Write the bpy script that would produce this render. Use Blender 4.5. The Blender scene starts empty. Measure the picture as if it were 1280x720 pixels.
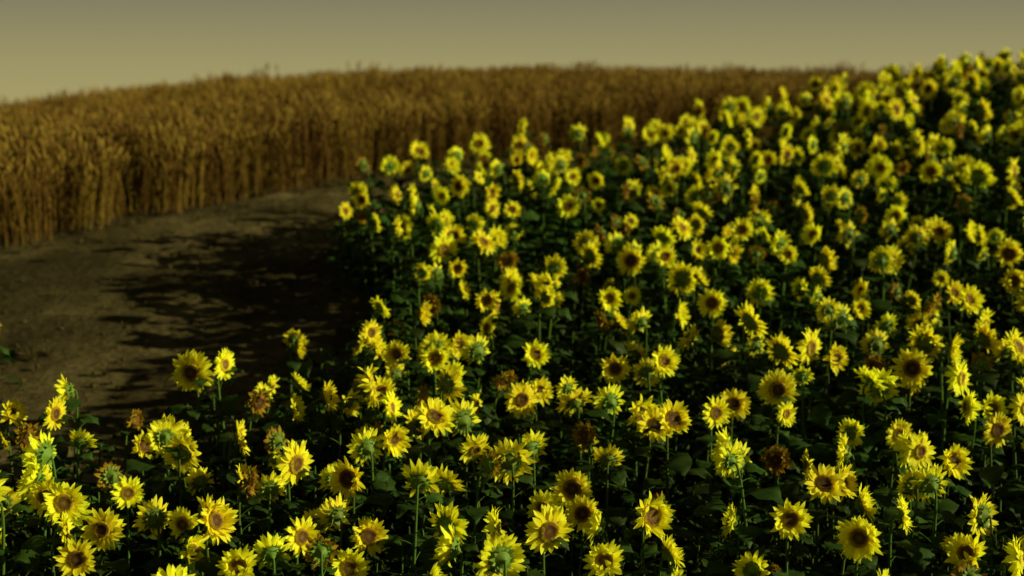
import bpy, math, random
from mathutils import Vector, Matrix, Euler, noise
R = random.Random(23)
rad = math.radians
scene = bpy.context.scene
scene.view_settings.view_transform = 'Standard'
scene.view_settings.look = 'None'
scene.view_settings.exposure = 0

# ------------------------------------------------------------ terrain
PROF = [(-2000,-0.8),(-20,-0.8),(0,-0.75),(5,-0.35),(9.5,0.3),(14.5,1.2),(20,2.3),(25,2.95),(30,3.3),(36,3.55),(44,3.5),(55,2.6),(80,-1.5),(150,-14),(400,-38),(2000,-110)]
def base(y):
    P = PROF
    if y <= P[0][0]: return P[0][1]
    for i in range(len(P)-1):
        if y <= P[i+1][0]:
            x0,y0 = P[i]; x1,y1 = P[i+1]
            m0 = (y1-P[i-1][1])/(x1-P[i-1][0]) if i>0 else 0
            m1 = (P[i+2][1]-y0)/(P[i+2][0]-x0) if i+2<len(P) else (y1-y0)/(x1-x0)
            h = x1-x0; t=(y-x0)/h
            return (2*t**3-3*t*t+1)*y0+(t**3-2*t*t+t)*h*m0+(-2*t**3+3*t*t)*y1+(t**3-t*t)*h*m1
    return P[-1][1]
def sstep(a,b,x):
    t=max(0,min(1,(x-a)/(b-a))); return t*t*(3-2*t)
def g(x,y):
    z = base(y)
    if x < 0:
        xx = min(-x,22)
        z -= 0.0052*xx*xx*sstep(15,30,y)
    else:
        xx=min(x,22)
        z -= 0.0012*xx*xx*sstep(24,34,y)
    z += 0.92*math.exp(-((x-9.5)/3.7)**2-((y-24)/5.0)**2)
    z += 0.10*noise.noise(Vector((x*0.16,y*0.16,3.3)))*sstep(600,60,abs(x)+abs(y)) 
    return z

SB = [(-40,2.0),(-22,8.0),(-14,10.0),(-8,11.2),(-4.7,11.95),(-2.9,12.8),(-1.7,14.0),(-1.3,15.7),(-1.5,17.2),(-2.25,18.5),(-2.15,19.5),(-1.2,20.8),(0.4,22.0),(3.4,24.2),(6,26.2),(12,28.5),(20,30),(30,31.5)]
WB = [(-40,8.5),(-26,12.5),(-14,17.0),(-10.5,19.0),(-7.4,20.5),(-5.6,22.2),(-3.1,24.7),(0,27.2),(5,29.8),(12,31.8),(20,33.4),(30,35)]
def curve(P,n):
    out=[]
    L=[0]
    for i in range(len(P)-1): L.append(L[-1]+math.dist(P[i],P[i+1]))
    for k in range(n+1):
        s=L[-1]*k/n
        i=0
        while i<len(P)-2 and L[i+1]<s: i+=1
        t=(s-L[i])/(L[i+1]-L[i])
        p0=P[max(i-1,0)];p1=P[i];p2=P[i+1];p3=P[min(i+2,len(P)-1)]
        out.append(tuple(0.5*((2*p1[j])+(-p0[j]+p2[j])*t+(2*p0[j]-5*p1[j]+4*p2[j]-p3[j])*t*t+(-p0[j]+3*p1[j]-3*p2[j]+p3[j])*t**3) for j in (0,1)))
    return out
def inside(poly,x,y):
    c=False; j=len(poly)-1
    for i in range(len(poly)):
        xi,yi=poly[i]; xj,yj=poly[j]
        if (yi>y)!=(yj>y) and x<(xj-xi)*(y-yi)/(yj-yi)+xi: c=not c
        j=i
    return c
SPOLY=curve(SB,90)+[(30,1),(-40,1)]
WPOLY=curve(WB,90)+[(30,54),(-40,54)]
EDGE=[p for p in curve(SB,400) if -14<p[0]<8]

# ------------------------------------------------------------ mesh helper
class MB:
    def __init__(s): s.v=[];s.f=[];s.m=[];s.c=[]
    def vert(s,p,c=(0,0,0)):
        s.v.append(tuple(p)); s.c.append(c); return len(s.v)-1
    def face(s,idx,m): s.f.append(idx); s.m.append(m)
    def grid(s,rows,m,closed=False):
        for a,b in zip(rows[:-1],rows[1:]):
            n=len(a)
            for i in range(n if closed else n-1):
                j=(i+1)%n
                s.face((a[i],a[j],b[j],b[i]),m)
    def tube(s,pts,radii,n,m,col=(0,0,0)):
        rows=[]
        for i,p in enumerate(pts):
            p=Vector(p)
            t=(Vector(pts[min(i+1,len(pts)-1)])-Vector(pts[max(i-1,0)])).normalized()
            a=t.cross(Vector((0.31,0.95,0.02)));
            if a.length<0.05: a=t.cross(Vector((1,0,0)))
            a.normalize(); b=t.cross(a)
            rows.append([s.vert(p+(a*math.cos(2*math.pi*k/n)+b*math.sin(2*math.pi*k/n))*radii[i],col) for k in range(n)])
        s.grid(rows,m,True)
    def obj(s,name,mats,smooth=True):
        me=bpy.data.meshes.new(name); me.from_pydata(s.v,[],s.f)
        for mt in mats: me.materials.append(mt)
        me.polygons.foreach_set('material_index',s.m)
        me.polygons.foreach_set('use_smooth',[smooth]*len(s.f))
        at=me.color_attributes.new('pt','FLOAT_COLOR','POINT')
        flat=[]
        for c in s.c: flat+= [c[0],c[1],c[2],1]
        at.data.foreach_set('color',flat)
        me.update()
        return bpy.data.objects.new(name,me)

# ------------------------------------------------------------ materials
def newmat(name):
    m=bpy.data.materials.new(name); m.use_nodes=True
    nt=m.node_tree; nt.nodes.clear(); return m,nt,nt.nodes,nt.links
def ramp(N,stops):
    r=N.new('ShaderNodeValToRGB'); e=r.color_ramp.elements
    while len(e)<len(stops): e.new(0.5)
    for i,(p,c) in enumerate(stops): e[i].position=p; e[i].color=(*c,1)
    return r
def leafy(name,stops,src='attr',trans=0.35,rough=0.6,vary=0.3,spec=0.25,nscale=9,hv=0.02):
    m,nt,N,L=newmat(name)
    out=N.new('ShaderNodeOutputMaterial')
    r=ramp(N,stops)
    at=N.new('ShaderNodeAttribute'); at.attribute_name='pt'
    sep=N.new('ShaderNodeSeparateColor'); L.new(at.outputs['Color'],sep.inputs[0])
    tc=N.new('ShaderNodeTexCoord'); nz=N.new('ShaderNodeTexNoise'); nz.inputs['Scale'].default_value=nscale
    L.new(tc.outputs['Object'],nz.inputs['Vector'])
    if src=='attr': L.new(sep.outputs[0],r.inputs[0])
    else: L.new(nz.outputs['Fac'],r.inputs[0])
    oi=N.new('ShaderNodeObjectInfo')
    mr=N.new('ShaderNodeMapRange'); L.new(oi.outputs['Random'],mr.inputs[0]); mr.inputs[3].default_value=1-vary; mr.inputs[4].default_value=1+vary*0.4
    mr2=N.new('ShaderNodeMapRange'); L.new(sep.outputs[1],mr2.inputs[0]); mr2.inputs[3].default_value=1-vary*0.8; mr2.inputs[4].default_value=1.05
    mu=N.new('ShaderNodeMath'); mu.operation='MULTIPLY'; L.new(mr.outputs[0],mu.inputs[0]); L.new(mr2.outputs[0],mu.inputs[1])
    mh=N.new('ShaderNodeMapRange'); L.new(oi.outputs['Random'],mh.inputs[0]); mh.inputs[3].default_value=0.5-hv; mh.inputs[4].default_value=0.5+hv*0.5
    hsv=N.new('ShaderNodeHueSaturation'); L.new(r.outputs[0],hsv.inputs['Color']); L.new(mu.outputs[0],hsv.inputs['Value']); L.new(mh.outputs[0],hsv.inputs['Hue'])
    p=N.new('ShaderNodeBsdfPrincipled'); L.new(hsv.outputs[0],p.inputs['Base Color'])
    p.inputs['Roughness'].default_value=rough; p.inputs['Specular IOR Level'].default_value=spec
    if trans>0:
        t=N.new('ShaderNodeBsdfTranslucent'); L.new(hsv.outputs[0],t.inputs[0])
        ms=N.new('ShaderNodeMixShader'); ms.inputs[0].default_value=trans
        L.new(p.outputs[0],ms.inputs[1]); L.new(t.outputs[0],ms.inputs[2]); L.new(ms.outputs[0],out.inputs[0])
    else: L.new(p.outputs[0],out.inputs[0])
    return m
M_petal=leafy('sunflower_petal',[(0,(0.90,0.66,0.008)),(0.2,(0.99,0.92,0.016)),(1,(0.99,0.99,0.05))],trans=0.46,rough=0.6,vary=0.04,spec=0.15,hv=0.014)
M_spent=leafy('sunflower_fading_petal',[(0,(0.34,0.17,0.010)),(0.5,(0.50,0.32,0.014)),(1,(0.30,0.17,0.02))],trans=0.35,rough=0.7,vary=0.3,spec=0.1,hv=0.01)
M_disc =leafy('sunflower_disc',[(0,(0.36,0.24,0.02)),(0.28,(0.20,0.10,0.014)),(0.55,(0.12,0.050,0.010)),(0.72,(0.45,0.27,0.015)),(1,(0.85,0.68,0.02))],trans=0,rough=0.8,vary=0.5)
M_bract=leafy('sunflower_bract',[(0,(0.12,0.22,0.03)),(1,(0.33,0.46,0.04))],trans=0.25,vary=0.3)
M_stem =leafy('sunflower_stem',[(0,(0.06,0.12,0.018)),(1,(0.09,0.16,0.022))],trans=0.0,vary=0.3,spec=0.1)
M_leaf =leafy('sunflower_leaf',[(0.25,(0.024,0.056,0.008)),(0.75,(0.048,0.100,0.013))],src='noise',trans=0.2,rough=0.6,vary=0.45,spec=0.15,nscale=14)
M_straw=leafy('dry_crop_straw',[(0,(0.15,0.080,0.013)),(0.6,(0.30,0.178,0.032)),(1,(0.40,0.245,0.048))],trans=0.25,rough=0.75,vary=0.45,spec=0.08)
M_grass=leafy('dry_grass',[(0,(0.08,0.065,0.018)),(1,(0.20,0.15,0.04))],trans=0.2,rough=0.8,vary=0.4)

def soil(name,c1,c2,c3,bump=0.5):
    m,nt,N,L=newmat(name)
    out=N.new('ShaderNodeOutputMaterial'); p=N.new('ShaderNodeBsdfPrincipled'); L.new(p.outputs[0],out.inputs[0])
    tc=N.new('ShaderNodeTexCoord')
    a=N.new('ShaderNodeTexNoise'); a.inputs['Scale'].default_value=0.7; a.inputs['Detail'].default_value=6
    b=N.new('ShaderNodeTexNoise'); b.inputs['Scale'].default_value=9; b.inputs['Detail'].default_value=8; b.inputs['Roughness'].default_value=0.65
    L.new(tc.outputs['Object'],a.inputs['Vector']); L.new(tc.outputs['Object'],b.inputs['Vector'])
    r=ramp(N,[(0.35,c1),(0.52,c2),(0.68,c3)]); L.new(a.outputs['Fac'],r.inputs[0])
    r2=ramp(N,[(0.3,(0.45,0.43,0.38)),(0.7,(1.3,1.26,1.15))]); L.new(b.outputs['Fac'],r2.inputs[0])
    mx=N.new('ShaderNodeMix'); mx.data_type='RGBA'; mx.blend_type='MULTIPLY'; mx.inputs[0].default_value=1
    L.new(r.outputs[0],mx.inputs[6]); L.new(r2.outputs[0],mx.inputs[7]); L.new(mx.outputs[2],p.inputs['Base Color'])
    p.inputs['Roughness'].default_value=0.95; p.inputs['Specular IOR Level'].default_value=0.05
    bp=N.new('ShaderNodeBump'); bp.inputs['Strength'].default_value=bump; bp.inputs['Distance'].default_value=0.06
    L.new(b.outputs['Fac'],bp.inputs['Height']); L.new(bp.outputs[0],p.inputs['Normal'])
    return m
M_ground=soil('field_soil',(0.035,0.025,0.012),(0.055,0.04,0.02),(0.08,0.06,0.028))
M_path=soil('dirt_path_soil',(0.048,0.036,0.016),(0.092,0.071,0.033),(0.18,0.14,0.070),0.6)

# ------------------------------------------------------------ sunflower
def make_head(mb,c,n,rs,seed,pm=0):
    rr=random.Random(seed)
    n=n.normalized(); u=n.cross(Vector((0,0,1))); 
    if u.length<0.1: u=Vector((1,0,0))
    u.normalize(); v=u.cross(n)
    def W(x,y,z): return c+u*x+v*y+n*z
    rd=0.056*rs*rr.uniform(0.82,1.22)
    rows=[]
    for k,(q,zz) in enumerate([(0.02,0.010),(0.35,0.012),(0.7,0.016),(0.93,0.012),(1.08,0.0)]):
        rows.append([mb.vert(W(rd*q*math.cos(a),rd*q*math.sin(a),zz*rs),(q*0.9,0.3,0)) for a in [2*math.pi*i/18 for i in range(18)]])
    mb.grid(rows,1,True)
    rows=[]
    for q,zz in [(1.08,0.0),(1.02,-0.014),(0.72,-0.030),(0.35,-0.042),(0.12,-0.055)]:
        rows.append([mb.vert(W(rd*q*math.cos(a),rd*q*math.sin(a),zz*rs),(0.3,0.5,0)) for a in [2*math.pi*i/18 for i in range(18)]])
    mb.grid(rows,2,True)
    nf=210
    for i in range(nf):
        q=math.sqrt((i+0.5)/nf); a=i*2.39996
        x=rd*q*math.cos(a); y=rd*q*math.sin(a); z0=(0.010+0.006*q-0.008*max(0,q-0.85)*4)*rs
        hgt=(0.006+0.007*(q>0.6))*rs*rr.uniform(0.7,1.3); w=0.0040*rs
        cc=(min(0.6 if pm else 1,q*1.02+rr.uniform(-0.08,0.08)),rr.random(),0)
        b=[mb.vert(W(x+w*math.cos(a+t),y+w*math.sin(a+t),z0-0.002),cc) for t in (0,2.09,4.19)]
        tip=mb.vert(W(x*1.02,y*1.02,z0+hgt),(min(1,cc[0]+0.08),cc[1],0))
        for k in range(3): mb.face((b[k],b[(k+1)%3],tip),1)
    fold=rr.choice([0.10,0.25,0.0,-0.2,-0.4,0.6,0.9])
    ragged=rr.choice([0.12,0.16,0.28,0.4])
    if pm: ragged=0.5
    asym=rr.uniform(0,0.35); aph=rr.uniform(0,6.28)
    for layer in range(3):
        npet=[21,20,12][layer]
        for i in range(npet):
            a=2*math.pi*(i+0.5*layer+rr.uniform(-0.28,0.28))/npet
            if rr.random()<0.03+ragged*0.12+(0.25 if pm else 0): continue
            ln=rs*rr.uniform(0.074,0.108)*(1 if layer<2 else 0.8)*(0.8 if pm else 1)
            wd=rs*rr.uniform(0.0135,0.0185)
            elev=fold+[0.0,0.15,0.35][layer]+rr.gauss(0,ragged)+asym*math.cos(a-aph)
            curl=rr.gauss(-0.3,0.5); tw=rr.gauss(0,0.4); side=rr.gauss(0,0.2)
            if rr.random()<(0.4 if pm else 0.07): curl+=1.6
            dirr=Vector((math.cos(a),math.sin(a),0)); tan=Vector((-math.sin(a),math.cos(a),0))
            pos=dirr*(rd*0.97)+Vector((0,0,0.002*layer*rs)); rows=[]
            sh=rr.random(); e=elev
            segs=5
            for k in range(segs+1):
                t=k/segs
                w=wd*max(0.0,(math.sin(math.pi*min(1,(t*0.86+0.12)))**0.75)) if k<segs else 0.0007
                nn=Vector((0,0,1))*math.cos(e)-dirr*math.sin(e)
                ta=(tan*math.cos(tw*t)+nn*math.sin(tw*t))
                row=[]
                for s_ in (-1,0,1):
                    q=pos+ta*(s_*w)-nn*(0.0035*rs*(1-abs(s_)))*math.sin(math.pi*t)
                    row.append(mb.vert(W(q.x,q.y,q.z),(t,sh,0)))
                rows.append(row)
                stp=dirr*math.cos(e)+Vector((0,0,1))*math.sin(e)+tan*side*t
                pos=pos+stp*(ln/segs); e+=curl/segs
            mb.grid(rows,5 if pm else 0)
    for layer in range(2):
        nb=[15,12][layer]
        for i in range(nb):
            a=2*math.pi*(i+0.5*layer+rr.uniform(-0.2,0.2))/nb
            dirr=Vector((math.cos(a),math.sin(a),0)); tan=Vector((-math.sin(a),math.cos(a),0))
            ln=rs*rr.uniform(0.028,0.045); wd=rs*0.011; e=[-0.1,-0.5][layer]+rr.gauss(0,0.2)
            pos=dirr*rd*[1.0,0.72][layer]+Vector((0,0,[-0.006,-0.026][layer]*rs)); rows=[]; sh=rr.random()
            for k in range(4):
                t=k/3; w=wd*[0.9,1.0,0.6,0.04][k]
                rows.append([mb.vert(W(*(pos+tan*s_*w)),(t,sh,0)) for s_ in (-1,1)])
                pos=pos+(dirr*math.cos(e)+Vector((0,0,1))*math.sin(e))*(ln/3); e+=rr.uniform(-0.1,0.3)
            mb.grid(rows,2)

def make_leaf(mb,o,yaw,ln,pitch,rr,mi=4,pet=0.12):
    d=Vector((math.cos(yaw),math.sin(yaw),0)); s=Vector((-math.sin(yaw),math.cos(yaw),0)); up=Vector((0,0,1))
    e=pitch+0.5; pts=[Vector(o)]; p=Vector(o)
    for k in range(4):
        p=p+(d*math.cos(e)+up*math.sin(e))*pet/4; pts.append(p.copy()); e-=0.15
    mb.tube(pts,[0.0045,0.004,0.0035,0.003,0.003],4,3,(0.5,rr.random(),0))
    W=ln*rr.uniform(0.36,0.44); sh=rr.random(); rows=[]; e=pitch; roll=rr.gauss(0,0.25)
    prof=[0.30,0.86,1.0,0.93,0.74,0.45,0.18,0.01]; droop=rr.uniform(0.8,1.7)
    ph=rr.uniform(0,6)
    for k,w in enumerate(prof):
        t=k/7; nn=up*math.cos(e)-d*math.sin(e); row=[]
        ss=(s*math.cos(roll)+nn*math.sin(roll))
        for j in (-1,-0.5,0,0.5,1):
            back=-d*(0.12*ln*abs(j)*(1 if k==0 else 0.3*(1-t)))
            wav=0.014*math.sin(ph+k*1.7+j*2)*abs(j)
            q=p+ss*(j*w*W)+nn*(0.10*W*abs(j)*1.2-0.12*W*j*j*droop+wav)+back
            row.append(mb.vert(q,(t,sh,0)))
        rows.append(row)
        p=p+(d*math.cos(e)+up*math.sin(e))*(ln/7); e-=droop/7
    mb.grid(rows,mi)

SUN_MATS=[M_petal,M_disc,M_bract,M_stem,M_leaf,M_spent]
def sunflower_builder(seed,tilt,head=True,hscale=1.0,height=1.35,pm=0):
    rr=random.Random(seed); mb=MB()
    n=Vector((rr.uniform(-.15,.15),-math.sin(tilt),math.cos(tilt))).normalized()
    lean=Vector((rr.uniform(-.06,.06),rr.uniform(-.03,.06),0))
    if head:
        c=Vector((lean.x,lean.y-0.05,height))
        P=[Vector((0,0,-0.05)),Vector((lean.x*1.4,lean.y*1.3,height*0.5)),Vector((lean.x,lean.y+0.07*math.sin(tilt),height+0.02+0.03*(tilt>1.6))),c-n*0.05*hscale]
    else:
        height*=0.72
        P=[Vector((0,0,-0.05)),Vector((lean.x,lean.y,height*.4)),Vector((lean.x,lean.y,height*.8)),Vector((lean.x*1.5,lean.y,height))]
    pts=[]
    for k in range(13):
        t=k/12
        pts.append(P[0]*(1-t)**3+P[1]*3*t*(1-t)**2+P[2]*3*t*t*(1-t)+P[3]*t**3)
    mb.tube(pts,[0.015-0.007*k/12 for k in range(13)],6,3,(0.5,0.5,0))
    if head: make_head(mb,c,n,hscale,seed*7+1,pm)
    nl=rr.randint(11,14); yaw=rr.uniform(0,6)
    for i in range(nl):
        t=0.08+0.72*i/nl+rr.uniform(-.02,.02)
        if not head: t=0.1+0.88*i/nl
        k=t*12; a=int(k); o=pts[a].lerp(pts[a+1],k-a)
        ln=rr.uniform(0.18,0.29)*(1.0 if t<0.62 else 0.66)
        make_leaf(mb,o,yaw,ln,rr.uniform(-0.15,0.35),rr,pet=0.16 if t<0.62 else 0.08)
        yaw+=2.4+rr.uniform(-.3,.3)
    return mb
src=bpy.data.collections.new('sunflower_plants')
tilts=[1.30,1.5,1.10,1.62,1.42,1.2,1.75,1.5,0.9,1.5,1.35,2.0,1.25,1.4,1.55,1.15,1.0,1.45, 1.7,2.1,1.45]
HS=[1.0,1.1,0.94,1.14,0.86,1.02,0.9,0.75,1.05,0.96,1.14,1.0,0.72,1.18,0.82,1.08,0.9,1.0, 0.95,1.0,0.85]
NV=len(tilts)
variants=[]
for i,t in enumerate(tilts):
    mb=sunflower_builder(100+i,t,hscale=1.14*HS[i],pm=1 if i>=18 else 0)
    o=mb.obj('sunflower_plant_%02d'%i,SUN_MATS); src.objects.link(o); variants.append(o)
for i in range(3):
    mb=sunflower_builder(300+i,1,head=False)
    o=mb.obj('sunflower_plant_%02d'%(NV+i),SUN_MATS); src.objects.link(o)

def scatter(name,coll,pts):
    me=bpy.data.meshes.new(name); me.from_pydata([p[:3] for p in pts],[],[])
    a=me.attributes.new('rot','FLOAT_VECTOR','POINT'); a.data.foreach_set('vector',[c for p in pts for c in p[3:6]])
    a=me.attributes.new('scl','FLOAT','POINT'); a.data.foreach_set('value',[p[6] for p in pts])
    a=me.attributes.new('idx','INT','POINT'); a.data.foreach_set('value',[int(p[7]) for p in pts])
    ob=bpy.data.objects.new(name,me); scene.collection.objects.link(ob)
    ng=bpy.data.node_groups.new(name+'_scatter','GeometryNodeTree')
    ng.interface.new_socket('Geometry',in_out='INPUT',socket_type='NodeSocketGeometry')
    ng.interface.new_socket('Geometry',in_out='OUTPUT',socket_type='NodeSocketGeometry')
    N=ng.nodes; L=ng.links
    gi=N.new('NodeGroupInput'); go=N.new('NodeGroupOutput')
    ci=N.new('GeometryNodeCollectionInfo'); ci.inputs['Collection'].default_value=coll
    ci.inputs['Separate Children'].default_value=True; ci.inputs['Reset Children'].default_value=True
    ip=N.new('GeometryNodeInstanceOnPoints'); ip.inputs['Pick Instance'].default_value=True
    def na(n,t):
        x=N.new('GeometryNodeInputNamedAttribute'); x.data_type=t; x.inputs['Name'].default_value=n; return x.outputs[0]
    er=N.new('FunctionNodeEulerToRotation')
    L.new(na('rot','FLOAT_VECTOR'),er.inputs[0]); L.new(er.outputs[0],ip.inputs['Rotation'])
    L.new(na('scl','FLOAT'),ip.inputs['Scale']); L.new(na('idx','INT'),ip.inputs['Instance Index'])
    L.new(gi.outputs[0],ip.inputs['Points']); L.new(ci.outputs[0],ip.inputs['Instance']); L.new(ip.outputs[0],go.inputs[0])
    md=ob.modifiers.new('scatter','NODES'); md.node_group=ng
    return ob

# individually visible sunflowers of the front rows: (x, y, yaw deg (0 = towards the south), variant)
HERO=[(-3.36,10.3,25,0),(-2.68,11.1,170,1),(-1.91,9.4,15,2),(-3.08,9.5,5,4),(-1.72,10.9,50,3),(-1.25,10.65,-20,9),
(-.65,11.8,70,5),(-.43,11.65,205,10),(.03,10.9,200,13),(.12,12.1,30,1),(.26,9.8,22,3),(.61,9.4,8,2),(1.02,10.0,32,10),
(2.15,10.95,-25,18),(2.04,9.95,0,5),(2.35,10.5,20,8),(3.31,11.1,30,1),(2.84,10.0,75,4),(3.2,10.5,200,0),(1.69,11.8,20,4),
(.63,11.35,-30,20),(1.75,10.85,205,10),(3.5,9.4,70,1),(3.63,12.8,-5,13),(-.08,9.4,200,3),(-1.17,11.15,215,0),(-1.37,9.5,185,18),(-1.55,9.75,35,4),
(-5.25,13.9,200,19)]
for i,(x,y,yaw,vi) in enumerate(HERO):
    o=bpy.data.objects.new('sunflower' if i==0 else 'sunflower.%03d'%i,variants[vi].data)
    o.location=(x,y,g(x,y)-0.02); o.rotation_euler=(0,0,rad(yaw)); scene.collection.objects.link(o)

def ryaw():
    k=R.random()
    if k<0.28: return rad(R.gauss(36,30))
    if k<0.55: return rad(R.gauss(210,36))
    if k<0.72: return rad(R.gauss(90,30))
    return R.uniform(0,6.283)
pts=[]; grid={}
def ok(x,y,md):
    gx,gy=int(x//0.5),int(y//0.5)
    for a in (-1,0,1):
        for b in (-1,0,1):
            for (px,py) in grid.get((gx+a,gy+b),()):
                if (px-x)**2+(py-y)**2<md*md: return False
    return True
def put(x,y): grid.setdefault((int(x//0.5),int(y//0.5)),[]).append((x,y))
for h in HERO: put(h[0],h[1])
nfl=0
for _ in range(15000):
    x=R.uniform(-22,22); y=R.uniform(4,31)
    if abs(x)>0.42*y+5: continue
    dens=0.72-0.26*sstep(13.5,10.5,y)*sstep(-1.2,0.6,x)+0.5*sstep(0.2,-1.4,x)*sstep(15.5,13,y)
    dens*=1+0.85*noise.noise(Vector((x*0.8,y*0.8,7)))
    if R.random()>dens: continue
    if not ok(x,y,R.uniform(0.19,0.33)): continue
    if not inside(SPOLY,x,y): continue
    put(x,y); nfl+=1
    vi=R.randrange(18) if R.random()>0.13 else 18+R.randrange(3)
    s=min(1.12,max(0.74,R.gauss(0.95,0.09)))
    pts.append((x,y,g(x,y)-0.02,R.gauss(0,.08),R.gauss(0,.08),ryaw(),s,vi))
for _ in range(26000):
    x=R.uniform(-22,22); y=R.uniform(4,31)
    if abs(x)>0.42*y+5: continue
    if not ok(x,y,0.19) or not inside(SPOLY,x,y): continue
    put(x,y)
    s=R.uniform(0.65,1.0)
    if -3<x<1.5 and y>12 and min((x-a)**2+(y-b)**2 for a,b in EDGE)<1.6: s=R.uniform(0.95,1.35)
    elif x<=-1 and y>11: s=R.uniform(0.85,1.1)
    pts.append((x,y,g(x,y)-0.02,R.gauss(0,.05),R.gauss(0,.05),R.uniform(0,6.283),s,NV+R.randrange(3)))
    if len(pts)>8200: break
scatter('sunflower_field',src,pts)
print('sunflowers',nfl,len(pts))

# ------------------------------------------------------------ dry crop
csrc=bpy.data.collections.new('dry_crop_clumps')
for ci in range(8):
    rr=random.Random(500+ci); mb=MB()
    for s in range(20):
        r=0.36*math.sqrt(rr.random()); a=rr.uniform(0,6.283)
        x,y=r*math.cos(a),r*math.sin(a); h=rr.uniform(0.85,1.36); la=rr.uniform(0,6.283); lean=rr.uniform(0.02,0.16)
        d=Vector((math.cos(la),math.sin(la),0)); sh=rr.random()
        P=[Vector((x,y,-0.03))+d*lean*t*t+Vector((0,0,h*0.86*t)) for t in (0,.25,.5,.75,1)]
        mb.tube(P,[.0085,.008,.007,.006,.005],3,0,(0.5,sh,0))
        e0=P[-1]; dd=(Vector((0,0,1))+d*rr.uniform(0.1,0.6)).normalized(); E=[e0+dd*0.17*t-Vector((0,0,0.03*t*t)) for t in (0,.2,.5,.8,1)]
        mb.tube(E,[.004,.015,.019,.012,.002],5,0,(0.85,sh,0))
        for k in range(5):
            aa=rr.uniform(0,6.283); b0=E[rr.randint(1,3)]; tip=b0+(dd+Vector((math.cos(aa),math.sin(aa),0))*0.35).normalized()*0.11
            i0=mb.vert(b0,(1,sh,0)); i1=mb.vert(b0+Vector((.004,.003,0)),(1,sh,0)); i2=mb.vert(tip,(1,sh,0)); mb.face((i0,i1,i2),0)
        for k in range(rr.randint(3,5)):
            t=rr.uniform(0.12,0.85); o=Vector((x,y,0))+d*lean*t*t+Vector((0,0,h*0.86*t)); aa=rr.uniform(0,6.283)
            dv=Vector((math.cos(aa),math.sin(aa),0)); sv=Vector((-math.sin(aa),math.cos(aa),0)); e=rr.uniform(0.9,1.4); ln=rr.uniform(.18,.36); rows=[]; p=o; w=rr.uniform(.010,.017); c=(rr.uniform(0.1,0.8),rr.random(),0)
            for q in range(5):
                rows.append([mb.vert(p-sv*w*(1-q/4.3),c),mb.vert(p+sv*w*(1-q/4.3),c)])
                p=p+(dv*math.cos(e)+Vector((0,0,1))*math.sin(e))*ln/4; e-=rr.uniform(0.4,0.8)
            mb.grid(rows,0)
    csrc.objects.link(mb.obj('dry_crop_clump_%d'%ci,[M_straw]))
pts=[]
sp=0.41
yy=8.0
while yy<52:
    xx=-30.0
    while xx<28:
        x=xx+R.uniform(-.26,.26); y=yy+R.uniform(-.26,.26); xx+=sp*(1 if yy<40 else 1.2)
        if abs(x)>0.40*y+8: continue
        if not inside(WPOLY,x,y): continue
        s=R.uniform(0.86,1.10)*(1+0.07*noise.noise(Vector((x*.6,y*.6,0))))
        if R.random()<0.06: s*=1.13
        pts.append((x,y,g(x,y),R.gauss(0,.06),R.gauss(0,.06),R.uniform(0,6.283),s,R.randrange(8)))
    yy+=sp
scatter('dry_wheat_field',csrc,pts)
print('wheat',len(pts))

# ------------------------------------------------------------ ground sheet
def axis(lo,hi,step,far):
    v=[]; x=lo
    while x<=hi+1e-6: v.append(x); x+=step
    s=step; a=lo; L_=[]
    while a>-far: s*=1.35; a-=s; L_.append(a)
    s=step; b=hi; H=[]
    while b<far: s*=1.35; b+=s; H.append(b)
    return L_[::-1]+v+H
X=axis(-24,24,0.3,1500); Y=axis(2,56,0.3,1500)
mb=MB(); rows=[]
for y in Y:
    rows.append([mb.vert((x,y,g(x,y)+0.03*noise.noise(Vector((x*1.3,y*1.3,0))))) for x in X])
mb.grid(rows,0)
o=mb.obj('ground',[M_ground]); scene.collection.objects.link(o)
# ------------------------------------------------------------ dirt path
mb=MB(); rows=[]; K=46
N_=420
S2=curve(SB,N_); W2=curve(WB,N_)
for i in range(N_+1):
    w=W2[i]; s=S2[i]
    row=[]
    for k in range(K+1):
        t=-0.06+1.12*k/K
        x=s[0]*(1-t)+w[0]*t; y=s[1]*(1-t)+w[1]*t
        edge=min(k,K-k)/4.0
        rut=-0.06*(math.exp(-((t-0.42)/.07)**2)+math.exp(-((t-0.72)/.07)**2))
        nz=0.035*noise.fractal(Vector((x*1.4,y*1.4,1)),1.0,2.0,4)+0.012*noise.noise(Vector((x*7,y*7,2)))
        z=g(x,y)+0.03*noise.noise(Vector((x*1.3,y*1.3,0)))+(0.085+rut+nz if edge>=1 else -0.06+0.12*edge)
        row.append(mb.vert((x,y,z)))
    rows.append(row)
mb.grid(rows,0)
o=mb.obj('dirt_path',[M_path]); scene.collection.objects.link(o)

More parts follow.
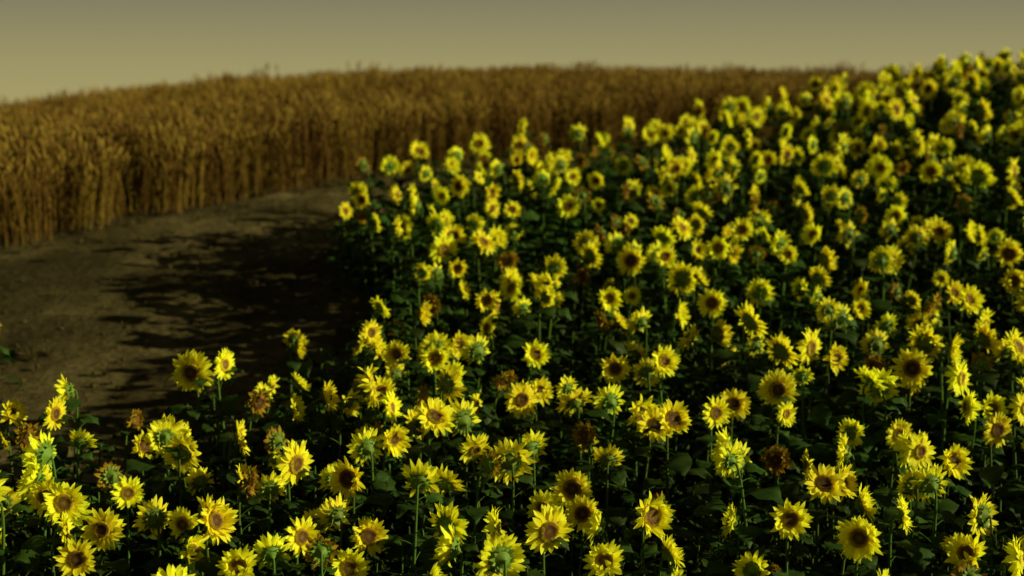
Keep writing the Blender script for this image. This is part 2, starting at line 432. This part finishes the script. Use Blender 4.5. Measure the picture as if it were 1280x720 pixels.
ksrc=bpy.data.collections.new('path_debris')
for ci in range(4):
    rr=random.Random(900+ci); mb=MB()
    rows=[]
    for a in range(6):
        th=math.pi*a/5
        rows.append([mb.vert((math.sin(th)*math.cos(f)*rr.uniform(.7,1.2),math.sin(th)*math.sin(f)*rr.uniform(.7,1.2),math.cos(th)*rr.uniform(.5,.8))) for f in [2*math.pi*i/8 for i in range(8)]])
    mb.grid(rows,0,True); ksrc.objects.link(mb.obj('clod_%d'%ci,[M_path],False))
for ci in range(3):
    rr=random.Random(950+ci); mb=MB()
    for b in range(38):
        a=rr.uniform(0,6.283); r=rr.uniform(0,.05); dv=Vector((math.cos(a),math.sin(a),0)); sv=Vector((-dv.y,dv.x,0)); p=dv*r; e=rr.uniform(.7,1.5); ln=rr.uniform(.08,.26); rows_=[]; sh=rr.random()
        for q in range(4):
            rows_.append([mb.vert(p-sv*.004*(1-q/3.1),(q/3,sh,0)),mb.vert(p+sv*.004*(1-q/3.1),(q/3,sh,0))]); p=p+(dv*math.cos(e)+Vector((0,0,1))*math.sin(e))*ln/3; e-=rr.uniform(.1,.5)
        mb.grid(rows_,0)
    ksrc.objects.link(mb.obj('tuft_%d'%ci,[M_grass]))
pts=[]
for _ in range(9000):
    i=R.randrange(N_); t=R.uniform(0,1)
    s=S2[i]; w=W2[i]; x=s[0]*(1-t)+w[0]*t+R.uniform(-.1,.1); y=s[1]*(1-t)+w[1]*t+R.uniform(-.1,.1)
    if abs(x)>14: continue
    edge=(t>0.84) or (t<0.1)
    tuft = R.random()<(0.5 if edge else 0.04)
    if tuft: pts.append((x,y,g(x,y)+0.06,0,0,R.uniform(0,6.28),R.uniform(.5,1.2),4+R.randrange(3)))
    else: pts.append((x,y,g(x,y)+0.08,R.uniform(0,3),R.uniform(0,3),R.uniform(0,6),0.008+0.03*R.random()**3,R.randrange(4)))
scatter('path_clods_and_grass',ksrc,pts)

# ------------------------------------------------------------ light
SUN=Vector((0.97,-0.13,0)).normalized(); EL=rad(19)
sd=Vector((SUN.x*math.cos(EL),SUN.y*math.cos(EL),math.sin(EL)))
l=bpy.data.lights.new('sun','SUN'); l.energy=5.0; l.angle=rad(0.5); l.color=(1.0,0.98,0.52)
lo=bpy.data.objects.new('sun',l); lo.rotation_euler=sd.to_track_quat('Z','Y').to_euler(); scene.collection.objects.link(lo)
w=bpy.data.worlds.new('World'); scene.world=w; w.use_nodes=True; nt=w.node_tree; N=nt.nodes; L=nt.links; N.clear()
out=N.new('ShaderNodeOutputWorld'); bg=N.new('ShaderNodeBackground'); L.new(bg.outputs[0],out.inputs[0]); bg.inputs[1].default_value=0.1
sky=N.new('ShaderNodeTexSky'); sky.sky_type='NISHITA'; sky.sun_disc=False; sky.sun_elevation=EL; sky.sun_rotation=math.atan2(SUN.x,SUN.y); sky.dust_density=4
tc=N.new('ShaderNodeTexCoord'); sp_=N.new('ShaderNodeSeparateXYZ'); L.new(tc.outputs['Generated'],sp_.inputs[0])
mr=N.new('ShaderNodeMapRange'); L.new(sp_.outputs[2],mr.inputs[0]); mr.inputs[1].default_value=-0.05; mr.inputs[2].default_value=0.30
# hazy evening air: golden near the horizon, grey-olive above
r=ramp(N,[(0.0,(4.3,3.7,1.45)),(0.14,(3.5,3.1,1.38)),(0.29,(2.0,1.9,1.18)),(0.5,(0.9,0.9,0.48)),(1.0,(0.42,0.46,0.25))]); L.new(mr.outputs[0],r.inputs[0])
mx=N.new('ShaderNodeMix'); mx.data_type='RGBA'; mx.inputs[0].default_value=0.97
L.new(sky.outputs[0],mx.inputs[6]); L.new(r.outputs[0],mx.inputs[7]); L.new(mx.outputs[2],bg.inputs[0])

# ------------------------------------------------------------ camera
cam=bpy.data.cameras.new('camera'); co=bpy.data.objects.new('camera',cam); scene.collection.objects.link(co)
co.location=(0,0,5); co.rotation_euler=(rad(90-9),0,0); cam.lens=50; cam.sensor_width=36; cam.clip_end=4000
cam.dof.use_dof=True; cam.dof.focus_distance=10.4; cam.dof.aperture_fstop=0.78
scene.camera=co
